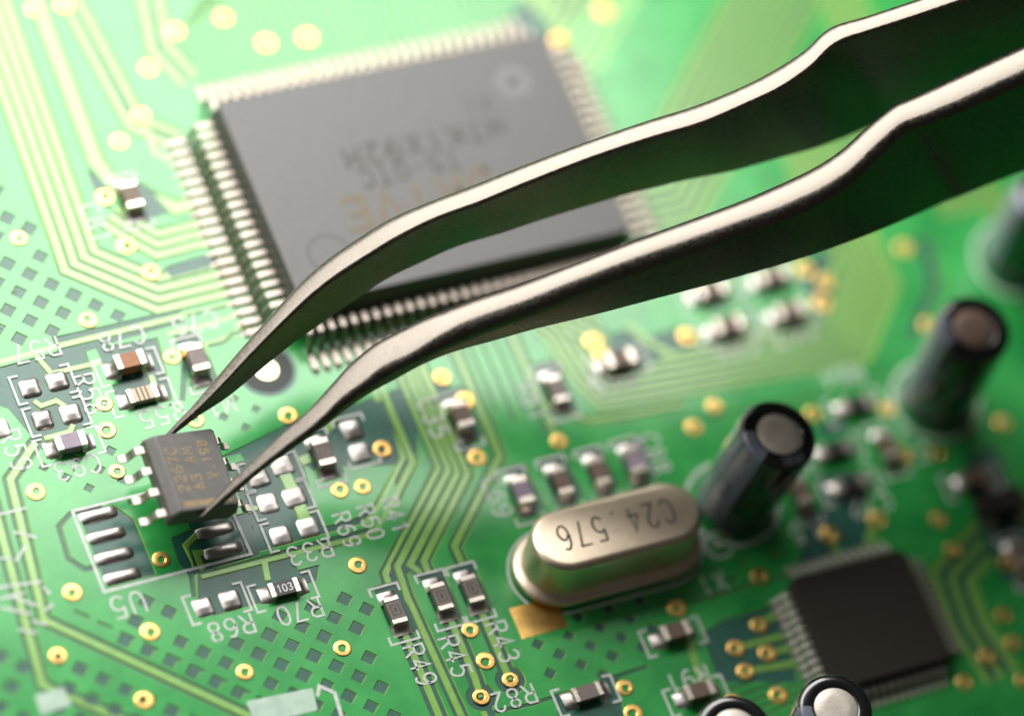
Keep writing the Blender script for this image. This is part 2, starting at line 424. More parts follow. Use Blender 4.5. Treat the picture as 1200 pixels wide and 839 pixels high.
# left pads pocket
gap(px((-20, 436), (98, 404), (110, 440), (106, 500), (90, 505), (60, 540), (10, 480), (-20, 470)))
gap(px((60, 396), (132, 380), (210, 362), (218, 378), (148, 398), (72, 422)))
trace(px((-20, 430), (60, 408), (200, 374), (288, 352)), 0.3)
trace(px((196, 392), (245, 380), (292, 366)), 0.26)
gapline(px((218, 371), (292, 353)), 0.2)
trace(px((40, 414), (60, 438), (118, 425)), 0.26)
gap(px((112, 408), (185, 396), (196, 440), (202, 470), (140, 482), (130, 448)))
trace(px((177, 440), (184, 462)), 0.3)
pour(px((138, 450), (128, 452), (125, 440), (132, 434)))
trace(px((40, 470), (48, 476), (66, 470), (76, 476)), 0.26)
trace(px((86, 498), (82, 506), (52, 514)), 0.26)
trace(px((225, 410), (262, 398), (300, 376)), 0.3)
gapline(px((243, 406), (262, 402), (272, 392), (300, 384)), 0.22)
gapline(px((218, 392), (214, 470)), 0.3)
# middle resistor pockets
for c in ((540, 487), (652, 455), (377, 530), (230, 422)):
    x, y = U2(*c); gap([(x - .7, y - 1.75), (x + .7, y - 1.75), (x + .7, y + 1.75), (x - .7, y + 1.75)])
gap(px((590, 548), (755, 512), (770, 560), (612, 604)))
for c in ((633, 566), (680, 555), (722, 545)):
    x, y = U2(*c); pour([(x - .35, y - 1.9), (x + .35, y - 1.9), (x + .35, y + 1.9), (x - .35, y + 1.9)])
# resistor trio pockets and runs to the vias
for c, e in (((463, 714), (520, 880)), ((517, 699), (564, 817)), ((553, 690), (598, 797))):
    x, y = U2(*c); gap([(x - .68, y - 1.6), (x + .68, y - 1.6), (x + .68, y + 1.6), (x - .68, y + 1.6)])
    xe, ye = U2(*e)
    gapline([(x, y - 1.3), (x, ye + 1.2), (xe, ye)], 0.95); gap(circle((xe, ye), 0.85))
    trace([(x, y - 1.0), (x, ye + 1.2), (xe, ye)], 0.3)
gapline(px((575, 835), (620, 826), (700, 800), (760, 780)), 0.25)
gap(px((650, 815), (725, 795), (735, 860), (660, 870)))
# right of the trio, under the crystal
gapline(px((806, 706), (850, 695), (930, 672)), 0.22)
gap(px((822, 742), (850, 725), (918, 706), (935, 800), (850, 800), (838, 790)))
for v, e in (((889, 733), (905, 722)), ((862, 760), (905, 748)), ((899, 766), (922, 760)), ((873, 787), (925, 778))):
    trace(px(v, e, (e[0] + 16, e[1] - 4)), 0.34)
trace(px((806, 748), (822, 800)), 0.45)
for k in range(5): gapline(px((850 + 8 * k, 808 + 9 * k), (925, 788 + 9 * k), (950, 782 + 9 * k)), 0.18)
gap(px((945, 600), (1010, 580), (1025, 640), (935, 665)))
trace(px((1027, 610), (1018, 640)), 0.4); trace(px((972, 628), (985, 652)), 0.3)
gap(px((955, 560), (965, 590), (985, 600), (1020, 585), (1010, 550), (960, 556)))
gap(px((955, 500), (985, 490), (1000, 505), (965, 515)))
# far right
bundle(px((1160, 800), (1120, 740), (1095, 670), (1150, 610), (1240, 570)), 3, 0.9, 0.3, side=-1)
gap(px((1128, 540), (1165, 520), (1200, 600), (1230, 700), (1175, 680), (1140, 600)))
bundle(px((1100, 250), (1150, 240), (1230, 300)), 3, 0.7, 0.4)
bundle(px((960, -30), (985, 60), (1100, 160)), 4, 0.7, 0.4)

# hatched ground: rows of square openings in the pour
L1 = U2(315.7, 744.3)
keep = [(*U2(176, 741), .5), (*U2(287, 788), .35), (*U2(401, 760), .35), (*U2(419, 663), .6), (*U2(189, 656), .6), (*U2(137, 553), .4)]
lattice(L1, px((150, 700), (196, 690), (230, 738), (250, 750), (300, 728), (395, 685), (430, 700), (448, 770), (478, 850), (320, 850), (190, 780), (120, 738)), skip=keep)
lattice(L1, px((60, 760), (100, 765), (330, 880), (60, 880)), skip=keep)
lattice(L1, px((-10, 740), (28, 760), (40, 860), (-10, 860)), skip=keep)
for k in range(9):
    a = U2(96 + 27 * k, 720 + 12.6 * k); gap([(a[0] - .38, a[1] + .24), (a[0] - .24, a[1] + .38), (a[0] + .38, a[1] - .24), (a[0] + .24, a[1] - .38)])
lattice(U2(22, 343), px((-60, 150), (10, 215), (55, 308), (150, 362), (150, 378), (60, 400), (-30, 420)), skip=[(*U2(103, 376), .5), (*U2(22, 280), .5)])
lattice(U2(703, 735), px((612, 750), (650, 725), (760, 690), (775, 720), (755, 760), (700, 800), (640, 790)), hd=0.42)
lattice(U2(855, 625), px((835, 610), (905, 590), (935, 650), (880, 670), (845, 690), (825, 650)), hd=0.26)
lattice(U2(78, 560), px((48, 548), (140, 522), (152, 562), (90, 590)), hd=0.34, skip=keep)
lattice(U2(300, 480), px((235, 470), (340, 460), (310, 505), (255, 520)), hd=0.3)
# --- solve the arrangement and build one mesh per run of copper
vc, fc = [], []
for kind, poly, oid in shapes:
    o = len(vc); vc += [Vector(p) for p in poly]; fc.append(list(range(o, o + len(poly))))
rv, re, rf, _, _, rof = delaunay_2d_cdt(vc, [], fc, 1, 1e-4)
import numpy as np
cen = np.array([[sum(rv[q].x for q in f) / len(f), sum(rv[q].y for q in f) / len(f)] for f in rf])
top = np.full(len(rf), -1)
for si, (kind, poly, oid) in enumerate(shapes):          # last painted shape that holds the triangle wins
    pa = np.array(poly); lo, hi = pa.min(0), pa.max(0)
    ids = np.nonzero(np.all((cen >= lo) & (cen <= hi), axis=1))[0]
    if not len(ids): continue
    cx, cy = cen[ids, 0], cen[ids, 1]; inn = np.zeros(len(ids), bool)
    for k in range(len(pa)):
        (ax, ay), (bx_, by_) = pa[k - 1], pa[k]
        if ay == by_: continue
        inn ^= ((ay > cy) != (by_ > cy)) & (cx < (bx_ - ax) * (cy - ay) / (by_ - ay) + ax)
    top[ids[inn]] = si
own = [(shapes[k][0], shapes[k][2]) if k >= 0 else ('gap', None) for k in top]
groups = {}
for i, ow in enumerate(own):
    if ow[0] != 'gap': groups.setdefault(ow, []).append(i)
edge_face = {}
for i, f in enumerate(rf):
    for a, b in zip(f, f[1:] + f[:1]): edge_face[(a, b)] = i
def build_copper(key, fl):
    fs = set(fl); V, F, mi, mp = [], [], [], {}
    def vid(i):
        if i not in mp: mp[i] = len(V); V.append((rv[i].x, rv[i].y, HZ))
        return mp[i]
    bn = {}
    bedges = []
    for i in fl:
        f = rf[i]; F.append([vid(q) for q in f]); mi.append(0)
        for a, b in zip(f, f[1:] + f[:1]):
            j = edge_face.get((b, a))
            if j is not None and own[j][0] != 'gap': continue
            if j is None: continue
            bedges.append((a, b))
            d = rv[b] - rv[a]
            if d.length < 1e-9: continue
            n = Vector((d.y, -d.x)).normalized()
            bn.setdefault(a, Vector((0, 0))); bn.setdefault(b, Vector((0, 0))); bn[a] += n; bn[b] += n
    low = {}
    for a, b in bedges:
        for q in (a, b):
            if q not in low:
                n = bn.get(q, Vector((0, 0))); n = n.normalized() if n.length > 1e-6 else n
                low[q] = len(V); V.append((rv[q].x + n.x * .055, rv[q].y + n.y * .055, -0.004))
        F.append([vid(b), vid(a), low[a], low[b]]); mi.append(1)
    nm = 'copper_pour' if key[0] == 'pour' else 'trace'
    return obj(nm, V, F, [M['pour'] if key[0] == 'pour' else M['trace'], M['edge']], board, mi=mi)
for key in sorted(groups, key=lambda k: (k[0], k[1] or 0)): build_copper(key, groups[key])
obj('solder_mask', [(BX0, BY0, 0), (BX1, BY0, 0), (BX1, BY1, 0), (BX0, BY1, 0)], [[0, 1, 2, 3]], M['gap'], board)

# vias: gold ring with a bored hole
def via_mesh(r, rh, filled, ox=0.0, oy=0.0):
    V, F, mi = [], [], []; n = 24
    prof = [(r, 0.0, 0), (r, .03, 0), (r - .06, .05, 0), (rh + .05, .055, 0), (rh, .03, 0)]
    if not filled: prof += [(rh * .92, -.25, 1), (rh * .9, -.5, 1)]
    else: prof += [(rh * .8, -.05, 1), (rh * .35, -.09, 1)]
    for (rr, z, _) in prof:
        k = 1.0 if rr < r * .7 else 0.0
        for i in range(n): V.append((rr * math.cos(2 * math.pi * i / n) + ox * k, rr * math.sin(2 * math.pi * i / n) + oy * k, z))
    for k in range(len(prof) - 1):
        for i in range(n):
            j = (i + 1) % n; F.append([k * n + i, k * n + j, (k + 1) * n + j, (k + 1) * n + i]); mi.append(prof[k + 1][2])
    F.append([(len(prof) - 1) * n + i for i in range(n)]); mi.append(1 if not filled else 0)
    me = mkmesh('via', V, F, [M['gold'], M['hole']], True, mi); me.set_sharp_from_angle(angle=math.radians(12)); return me
vm_open = [via_mesh(.50, .19, False, a, b) for a, b in ((.04, 0), (-.03, .05), (0, -.04))]; vm_fill = [via_mesh(.50, .21, True, a, b) for a, b in ((.05, .02), (-.05, .03), (0, -.06), (.01, 0))]; vm_small = via_mesh(.42, .17, True)
def lift(o): o.location.z = (HZ + .003) * S
OPEN = [(22, 280), (103, 376), (202, 419), (122, 474), (137, 553), (42, 577), (189, 656), (85, 695), (176, 741), (419, 663), (229, 493),
        (559, 537), (655, 518), (837, 477), (890, 676), (793, 713), (123, 232), (177, 320)]
FILL = [(174, 81), (205, 38), (75, 7), (40, 12), (165, 137), (140, 167), (148, 289), (125, 505), (68, 769), (169, 821), (287, 788), (401, 760),
        (312, 52), (360, 45), (262, 22), (518, 443), (398, 575), (425, 571), (448, 527), (338, 488), (813, 502), (695, 401), (705, 417),
        (805, 395), (1060, 292), (953, 486), (889, 733), (862, 760), (899, 766), (873, 787), (551, 739), (569, 775), (598, 797), (564, 817),
        (732, 806), (742, 836), (1060, 535), (1028, 610), (972, 628), (1098, 533), (1100, 610), (1117, 645), (1176, 722), (1187, 754),
        (1157, 770), (1199, 798), (967, 331), (963, 356), (655, 48), (708, 14), (943, 316), (1088, 382), (1175, 497), (1040, 480), (858, 822),
        (912, 815), (1172, 315), (1180, 660), (545, 470), (1130, 800)]
for lst, mesh in ((OPEN, vm_open), (FILL, vm_fill)):
    for p in lst:
        q = U(*p); vo = link('via', random.choice(mesh), board, (q.x, q.y, 0), random.uniform(0, 6)); lift(vo); k = random.uniform(.9, 1.06); vo.scale = (k, k, 1)

# solder pads left bare: domed tin
def dome(lx, ly, h, pw=1.6, n=10):
    V, F = [], []
    for i in range(n + 1):
        for j in range(n + 1):
            u = -1 + 2 * i / n; v = -1 + 2 * j / n
            r = 1 - 0.05 * (abs(u) ** 4 * abs(v) ** 4) * 3
            V.append((u * lx / 2 * r, v * ly / 2 * r, h * (1 - abs(u) ** pw) * (1 - abs(v) ** pw) + (0.0 if max(abs(u), abs(v)) > .999 else .05)))
    for i in range(n):
        for j in range(n):
            a = i * (n + 1) + j; F.append([a, a + n + 1, a + n + 2, a + 1])
    return V, F
pad_sq = mkmesh('solder_pad', *dome(1.16, 1.2, .10, 1.1), M['solder'], True)
pad_long = mkmesh('solder_pad', *dome(2.05, .74, .10, 2.2), M['solder'], True)
PADS = [(35, 455), (67, 447), (50, 492), (83, 485), (-1, 503), (412, 504), (422, 531), (331, 546), (303, 560), (314, 590), (345, 583), (329, 628), (361, 618),
        (238, 712), (270, 703)]
for p in PADS:
    q = U(*p); po = link('solder_pad', pad_sq, board, (q.x, q.y, .03), random.choice((0, math.pi)) + random.uniform(-.05, .05)); po.scale = (random.uniform(.93, 1.06), random.uniform(.93, 1.06), random.uniform(.6, 1.7))
for k in range(4):
    for s in (-1, 1): link('solder_pad', pad_long, board, (sx + s * sd, sy - 1.27 * k, .03)).scale = (random.uniform(.96, 1.04), random.uniform(.94, 1.05), random.uniform(.8, 1.6))
# gold ground pad beside the crystal
q0 = U(635, 728)
obj('gold_pad', *bevbox(q0.x - 1.45, q0.x + 1.25, q0.y - .72, q0.y + 1.2, 0, HZ + .02, 0.01), M['gold'], board)
# fiducial: dark ring with a bright copper dot
fx, fy = U2(312, 434)
def disc(c, r, z, n=48): return [(*p, z) for p in circle(c, r, n)], [list(range(n))]
obj('fiducial_ring', *disc((fx, fy), 1.42, HZ + .006), M['fid'], board)
ring_s = strip_mesh([(circle((fx, fy), 1.53, 48), True)], .22, HZ + .012)
obj('fiducial_border', *ring_s, M['gap'], board)
V, F = disc((fx, fy), .66, HZ + .03); obj('fiducial_dot', V, F, M['fidc'], board)

# silkscreen
SZ = HZ + 0.012
def silk_text(txt, p, orient, h=1.15, wd=.125, sp=1.45, wf=0.85):
    q = U2(*p); polys = text_polys(txt, h, orient[0], orient[1], q, sp, wf)
    o = obj('silkscreen_text', *strip_mesh(polys, wd, SZ), M['silk'], board); return o
def silk_lines(polys, wd=.16, name='silkscreen_outline'):
    return obj(name, *strip_mesh([(p, c) for p, c in polys], wd, SZ), M['silk'], board)
def brackets(c, hx, hy, axis='x', arm=.45):
    x, y = c
    if axis == 'x':
        P = [[(x - hx + arm, y + hy), (x - hx, y + hy), (x - hx, y - hy), (x - hx + arm, y - hy)],
             [(x + hx - arm, y + hy), (x + hx, y + hy), (x + hx, y - hy), (x + hx - arm, y - hy)]]
    else:
        P = [[(x - hx, y + hy - arm), (x - hx, y + hy), (x + hx, y + hy), (x + hx, y + hy - arm)],
             [(x - hx, y - hy + arm), (x - hx, y - hy), (x + hx, y - hy), (x + hx, y - hy + arm)]]
    silk_lines([(p, False) for p in P], .135)
for txt, p, o in (('U5', (150, 709), ROT180), ('R68', (271, 736), ROT180), ('R70', (351, 717), ROT180), ('C93', (91, 548), ROT180), ('R55', (190, 487), ROT180),
                  ('C78', (143, 397), ROT180), ('C76', (229, 379), ROT180), ('R57', (43, 411), ROT180), ('R58', (105, 462), DOWN), ('R69', (406, 621), DOWN),
                  ('R50', (434, 612), DOWN), ('R41', (463, 604), DOWN), ('R33', (363, 647), ROT180), ('R49', (492, 779), DOWN), ('R45', (533, 769), DOWN),
                  ('R43', (589, 752), DOWN), ('C69', (582, 583), DOWN), ('X1', (835, 684), ROT180), ('C81', (112, 262), DOWN), ('C35', (508, 490), DOWN),
                  ('R61', (623, 470), DOWN), ('C65', (716, 446), ROT180), ('C66', (862, 408), ROT180), ('C67', (930, 392), ROT180), ('R64', (986, 441), ROT180),
                  ('R82', (602, 818), ROT180), ('C88', (767, 532), DOWN), ('C71', (1072, 525), DOWN), ('C72', (1020, 592), ROT180), ('C74', (1065, 462), ROT180),
                  ('L5', (942, 624), ROT180), ('R91', (806, 796), ROT180), ('R59', (18, 528), DOWN), ('FM1', (268, 474), ROT180)):
    silk_text(txt, p, o, h=1.25 if txt == 'U5' else .92 if txt in ('R50', 'R41', 'R69') else 1.08)
# chip outline box U5
bx = [(sx - sd - 1.2, sy + .55), (sx + sd + 1.2, sy + .55), (sx + sd + 1.35, sy - 4.42), (sx - sd - 1.2, sy - 4.42)]
silk_lines([(bx, True)], .17)
for c in ((51, 451), (67, 489), (408, 517)): pass
for (a, b), ax in ((((35, 455), (67, 447)), 'x'), (((50, 492), (83, 485)), 'x'), (((303, 560), (331, 546)), 'x'), (((314, 590), (345, 583)), 'x'),
                   (((329, 628), (361, 618)), 'x'), (((238, 712), (270, 703)), 'x'), (((412, 504), (422, 531)), 'y')):
    c = U2((a[0] + b[0]) / 2, (a[1] + b[1]) / 2)
    brackets(c, 1.62 if ax == 'x' else .85, .85 if ax == 'x' else 1.55, ax)
# polarity mark, white print at the lower border, connector ticks at the left border
c = U2(842, 639); silk_lines([(circle(c, .78, 28), True), ([(c[0] - .35, c[1]), (c[0] + .35, c[1])], False)], .14)
q = px((288, 822), (366, 806), (372, 832), (300, 850))
obj('silkscreen_block', [(x, y, SZ) for x, y in q], [[0, 1, 2, 3]], M['silk_thin'], board)
silk_lines([(px((372, 815), (374, 804), (392, 812), (400, 840)), False)], .2)
q = px((40, 815), (74, 805), (84, 826), (48, 838)); obj('silkscreen_block', [(x, y, SZ) for x, y in ccw(q)], [[0, 1, 2, 3]], M['silk_thin'], board)
ticks = [((0, 603), (30, 596)), ((16, 624), (42, 630)), ((30, 640), (18, 658)), ((-5, 689), (48, 682)), ((0, 702), (28, 695)), ((14, 700), (44, 710)),
         ((0, 712), (36, 720)), ((62, 708), (52, 716)), ((22, 738), (42, 742)), ((50, 688), (58, 696)), ((0, 655), (12, 655)), ((38, 728), (54, 732))]
silk_lines([(px(a, b), False) for a, b in ticks], .15, 'silkscreen_ticks')
silk_lines([(px((352, 382), (362, 391), (372, 386)), False)], .18)

# ---------------------------------------------------------------- small soldered chips
_cm = {}
def chip_meshes(L, W, H, bodymat, tl):
    k = (L, W, H, bodymat, tl)
    if k in _cm: return _cm[k]
    z0 = HZ + .04
    body = mkmesh('body', *bevbox(-L / 2 + tl, L / 2 - tl, -W / 2 + .015, W / 2 - .015, z0, z0 + H - .025, .03), M[bodymat])
    term = mkmesh('terminal', *bevbox(L / 2 - tl, L / 2, -W / 2, W / 2, z0, z0 + H, .045), M['cap'])
    # concave solder fillet running from the end of the part down to the pad
    V, F = [], []; n, mN = 7, 6; ext = .52; hw = W / 2 + .13
    for i in range(n + 1):
        t = i / n
        x = L / 2 - tl * .7 + (ext + tl * .7) * t
        zt = (H * .78) * (1 - t) ** 2.0 + .04
        hwi = hw * (1 - .06 * t)
        for j in range(mN + 1):
            v = -1 + 2 * j / mN
            V.append((x, v * hwi, HZ - .02 + zt * (1 - abs(v) ** 3.2) + (.02 if abs(v) < 1 else -.03)))
    for i in range(n):
        for j in range(mN):
            a = i * (mN + 1) + j; F.append([a, a + mN + 1, a + mN + 2, a + 1])
    fil = mkmesh('solder_fillet', V, F, M['solder'], True)
    _cm[k] = (body, term, fil); return _cm[k]
def chip(name, label, cat, p, axis='x', L=1.65, W=.84, H=.5, bodymat='grey', tl=.32, group=None, mark=None, br=True, jit=0.0):
    q = U(*p, HZ + .3); rz = 0 if axis == 'x' else math.pi / 2
    t = thing(name, label, cat, (q.x, q.y, 0), rz + jit, group)
    b, te, fi = chip_meshes(L, W, H, bodymat, tl)
    bo = link('body', b, t); link('terminal', te, t); link('terminal', te, t, rz=math.pi); link('solder_fillet', fi, t); link('solder_fillet', fi, t, rz=math.pi)
    zt = HZ + .04 + H - .025 + .004
    if mark == '103':
        obj('marking', *strip_mesh(text_polys('103', .42, *UPR, (0, 0), 1.35, .8), .06, zt), M['white'], bo)
    elif mark == 'box':
        obj('marking', *strip_mesh([([(-.3, -.22), (.3, -.22), (.3, .22), (-.3, .22)], True)], .05, zt), M['black'], bo)
        obj('marking', *strip_mesh([([(-.12, 0), (.12, 0)], False)], .12, zt), M['black'], bo)
    elif mark == 'bands':
        obj('marking', *strip_mesh([([(x, -.36), (x, .36)], False) for x in (-.28, -.02, .22)], .1, zt), M['taupe'], bo)
    if br: brackets((q.x, q.y), 1.72 if axis == 'x' else .8, .8 if axis == 'x' else 1.72, axis)
    return t
CHIPS = [
 ('chip_capacitor', 'brown ceramic chip capacitor beside the C78 marking', 'capacitor', (151, 427), 'x', 'brown', .85, None),
 ('chip_resistor', 'tan banded chip component just in front of the brown ceramic capacitor', 'resistor', (167, 463), 'x', 'tan', .5, 'bands'),
 ('chip_capacitor', 'grey-brown chip capacitor under the C76 marking, beside the far tweezer arm', 'capacitor', (230, 424), 'y', 'grey', .85, None),
 ('chip_capacitor', 'mauve chip capacitor above the C93 marking', 'capacitor', (82, 520), 'x', 'mauve', .7, None),
 ('chip_capacitor', 'blurred dark chip capacitor left of the large chip, by the C81 marking', 'capacitor', (153, 233), 'y', 'taupe', .8, None),
 ('chip_capacitor', 'dark grey chip component between bare pads, behind the near tweezer tip', 'capacitor', (378, 533), 'y', 'grey', .7, None),
 ('chip_resistor', 'black chip resistor printed 103 above the R70 marking', 'resistor', (333, 690), 'x', 'black', .48, '103'),
 ('chip_resistor', 'grey boxed chip resistor above the R49 marking', 'resistor', (463, 716), 'y', 'grey', .48, 'box'),
 ('chip_resistor', 'grey boxed chip resistor above the R45 marking', 'resistor', (517, 700), 'y', 'grey', .48, 'box'),
 ('chip_resistor', 'grey boxed chip resistor above the R43 marking, beside the crystal can', 'resistor', (553, 691), 'y', 'grey', .48, 'box'),
 ('chip_capacitor', 'grey-brown chip capacitor beside the C35 marking, amid long straight traces', 'capacitor', (540, 490), 'y', 'taupe', .8, None),
 ('chip_resistor', 'taupe chip resistor beside the R61 marking', 'resistor', (652, 457), 'y', 'grey', .5, None),
 ('chip_capacitor', 'dark chip capacitor above the C65 marking, inside the curve of traces', 'capacitor', (725, 424), 'x', 'taupe', .8, None),
 ('chip_capacitor', 'brown chip capacitor above the C66 marking', 'capacitor', (852, 384), 'x', 'taupe', .8, None),
 ('chip_capacitor', 'brown chip capacitor half hidden by the near arm, behind the C66 capacitor', 'capacitor', (832, 343), 'x', 'taupe', .8, None),
 ('chip_capacitor', 'brown chip capacitor above the C67 marking', 'capacitor', (924, 367), 'x', 'taupe', .8, None),
 ('chip_capacitor', 'brown chip capacitor half hidden by the near arm, behind the C67 capacitor', 'capacitor', (904, 326), 'x', 'taupe', .8, None),
 ('chip_capacitor', 'mauve chip capacitor beside the C69 marking, behind the crystal', 'capacitor', (611, 578), 'y', 'mauve', .75, None),
 ('chip_resistor', 'slim solder-covered chip resistor behind the crystal, next to the C69 mauve capacitor', 'resistor', (658, 565), 'y', 'taupe', .5, None),
 ('chip_resistor', 'slim solder-covered chip resistor behind the crystal, next to the C88 mauve capacitor', 'resistor', (702, 554), 'y', 'taupe', .5, None),
 ('chip_capacitor', 'mauve chip capacitor beside the C88 marking, behind the crystal', 'capacitor', (743, 543), 'y', 'mauve', .75, None),
 ('chip_capacitor', 'dark chip capacitor tucked against the striped electrolytic capacitor, by the L5 marking', 'capacitor', (938, 580), 'y', 'taupe', .8, None),
 ('chip_resistor', 'shiny-ended black chip resistor right of the striped electrolytic capacitor top', 'resistor', (978, 527), 'x', 'black', .5, None),
 ('chip_resistor', 'dull dark chip resistor above the C72 marking', 'resistor', (997, 568), 'x', 'black', .5, None),
 ('chip_capacitor', 'upright dark chip capacitor beside the C71 marking', 'capacitor', (1040, 525), 'y', 'taupe', .7, None),
 ('chip_resistor', 'black chip resistor under the R64 marking', 'resistor', (1003, 474), 'x', 'black', .5, None),
 ('chip_capacitor', 'dark brown chip capacitor in front of the X1 marking', 'capacitor', (790, 743), 'x', 'taupe', .85, None),
 ('chip_resistor', 'blurred grey chip resistor beside the R82 marking', 'resistor', (688, 812), 'x', 'grey', .5, None),
 ('chip_capacitor', 'dark chip capacitor by the R91 marking, against the round-topped capacitor', 'capacitor', (818, 812), 'x', 'taupe', .8, None),
 ('chip_capacitor', 'pale-ended dark chip capacitor in front of the upright black capacitor', 'capacitor', (1140, 562), 'x', 'taupe', .8, None),
 ('chip_capacitor', 'blurred dark chip capacitor right of the small square chip, by bare board', 'capacitor', (1196, 655), 'y', 'grey', .8, None),
]
for n, lb, ct, p, ax, bmt, H, mk in CHIPS:
    chip(n, lb, ct, p, ax, 1.65, .86 if H < .6 else .92, H, bmt, .30 if H < .6 else .36,
         'small chip parts soldered on the board', mk, True, random.uniform(-.02, .02))
# small three-legged transistor, far right
q = U(1172, 590, .5); t = thing('transistor', 'blurred small dark three-legged transistor in front of the upright black capacitor', 'transistor', (q.x, q.y, 0), 0)
obj('body', *bevbox(-1.45, 1.45, -.65, .65, .15, 1.1, .06, .08), M['plastic_dark'], t)
for x, s in ((-.95, -1), (.95, -1), (0, 1)):
    obj('lead', *join(bevbox(x - .22, x + .22, min(s * .6, s * 1.0), max(s * .6, s * 1.0), .5, .64, .02),
                      bevbox(x - .22, x + .22, min(s * 1.0, s * 1.45), max(s * 1.0, s * 1.45), .06, .2, .02),
                      bevbox(x - .22, x + .22, min(s * .92, s * 1.08), max(s * .92, s * 1.08), .1, .6, .02)), M['lead'], t)

# ---------------------------------------------------------------- gull wing leads
def gull(prof, wd, th):
    """prof: (x,z) path along +x; swept with width wd and thickness th"""
    P = [Vector(p) for p in prof]; n = len(P); V, F = [], []
    top, bot = ribbon([tuple(p) for p in P], th)
    for i in range(n):
        a, b = top[i], bot[i]
        V += [(a.x, -wd / 2, a.y), (a.x, wd / 2, a.y), (b.x, wd / 2, b.y), (b.x, -wd / 2, b.y)]
    for i in range(n - 1):
        for k in range(4):
            j = (k + 1) % 4; F.append([i * 4 + k, (i + 1) * 4 + k, (i + 1) * 4 + j, i * 4 + j])
    F.append([3, 2, 1, 0]); F.append([(n - 1) * 4 + k for k in range(4)])
    bm = bmesh.new(); vs = [bm.verts.new(v) for v in V]
    for f in F: bm.faces.new([vs[i] for i in f])
    bmesh.ops.recalc_face_normals(bm, faces=bm.faces[:]); bm.verts.index_update()
    V = [tuple(v.co) for v in bm.verts]; F = [[v.index for v in f.verts] for f in bm.faces]; bm.free()
    return V, F
def arc_prof(z_out, x0, x1, x2, x3, zf):
    """shoulder, rounded bend, slope, rounded bend, foot"""
    return [(x0, z_out), (x1 - .12, z_out), (x1, z_out - .05), (x1 + .1, z_out - .18), (x2 - .06, zf + .2), (x2 + .05, zf + .06), (x2 + .18, zf), (x3, zf)]
def ic_body(hx, hy, z0, zm, z1, draft, ch, inset0=None):
    """moulded package: two drafted halves meeting at the parting line, chamfered corners"""
    def ringp(ix, z):
        a, b = hx - ix, hy - ix
        return [(a - ch, -b, z), (a, -b + ch, z), (a, b - ch, z), (a - ch, b, z), (-a + ch, b, z), (-a, b - ch, z), (-a, -b + ch, z), (-a + ch, -b, z)]
    rings = [ringp(draft * 1.1, z0), ringp(0, zm - .02), ringp(0, zm + .02), ringp(draft, z1 - .07), ringp(draft + .02, z1 - .03), ringp(draft + .07, z1)]
    V = [p for r in rings for p in r]; F = []
    for k in range(len(rings) - 1):
        for i in range(8):
            j = (i + 1) % 8; F.append([k * 8 + i, k * 8 + j, (k + 1) * 8 + j, (k + 1) * 8 + i])
    F.append([7 - i for i in range(8)]); F.append([(len(rings) - 1) * 8 + i for i in range(8)])
    return V, F
def place_leads(t, mesh, nx, ny, pitch, hx, hy):
    for i in range(nx):
        x = (i - (nx - 1) / 2) * pitch
        link('lead', mesh, t, (x, -hy, 0), -math.pi / 2); link('lead', mesh, t, (x, hy, 0), math.pi / 2)
    for i in range(ny):
        y = (i - (ny - 1) / 2) * pitch
        link('lead', mesh, t, (hx, y, 0), 0); link('lead', mesh, t, (-hx, y, 0), math.pi)

# large flat chip
t = thing('large_flat_chip', 'large square-cornered grey microchip with leads on all four sides, behind the tweezer arms', 'microchip', (0, 0, 0))
body = obj('body', *ic_body(10.0, 7.0, .25, 1.45, 2.9, .28, .35), M['plastic'], t)
lm = mkmesh('lead', *gull(arc_prof(1.5, -.2, .85, 1.22, 2.26, HZ + .14), .31, .17), M['lead_dull'])
place_leads(t, lm, 30, 20, .65, 10.0, 7.0)
ft = mkmesh('solder_joint', *dome(1.2, .36, .07, 2.2, 6), M['lead_dull'], True)
for i in range(30):
    x = (i - 14.5) * .65
    for s in (-1, 1): link('solder_joint', ft, t, (x, s * 9.0, HZ - .02), math.pi / 2)
for i in range(20):
    y = (i - 9.5) * .65
    for s in (-1, 1): link('solder_joint', ft, t, (s * 12.0, y, HZ - .02))
ZT = 2.905
d1 = U2(601, 96, 2.9)
obj('moulding_dimple', *disc(d1, 1.0, ZT, 40), M['dimple'], body); obj('dimple_centre', *disc(d1, .38, ZT + .004, 32), M['black'], body)
c = U2(386, 297, 2.9); obj('orientation_mark', *strip_mesh([(circle(c, 1.15, 40), True)], .19, ZT), M['black'], body)
for txt, p, h, wd, mt, wf in (('DRIVE', (492, 234), 1.9, .34, 'mark_dim', 1.0), ('ST5-0TC', (490, 196), 1.15, .17, 'mark_faint', .9), ('MTK1X92M', (497, 167), 1.25, .19, 'mark_faint', 1.0), ('TI', (560, 121), .9, .15, 'mark_faint', 1.0)):
    obj('marking', *strip_mesh(text_polys(txt, h, *ROT180, U2(*p, 2.9), 1.45, wf), wd, ZT, .0008), M[mt], body)

# small square chip, lower right
t = thing('small_square_chip', 'small dark square microchip with fine leads, in front of the crystal and capacitors', 'microchip', (14.05, -32.5, 0))
ic = ic_body(3.62, 3.62, .12, .65, 1.25, .10, .35)
obj('body', *ic, M['plastic_dark'], t)
lm2 = mkmesh('lead', *gull(arc_prof(.66, -.1, .4, .62, 1.08, HZ + .1), .24, .12), M['lead_fine'])
place_leads(t, lm2, 12, 12, .52, 3.62, 3.62)

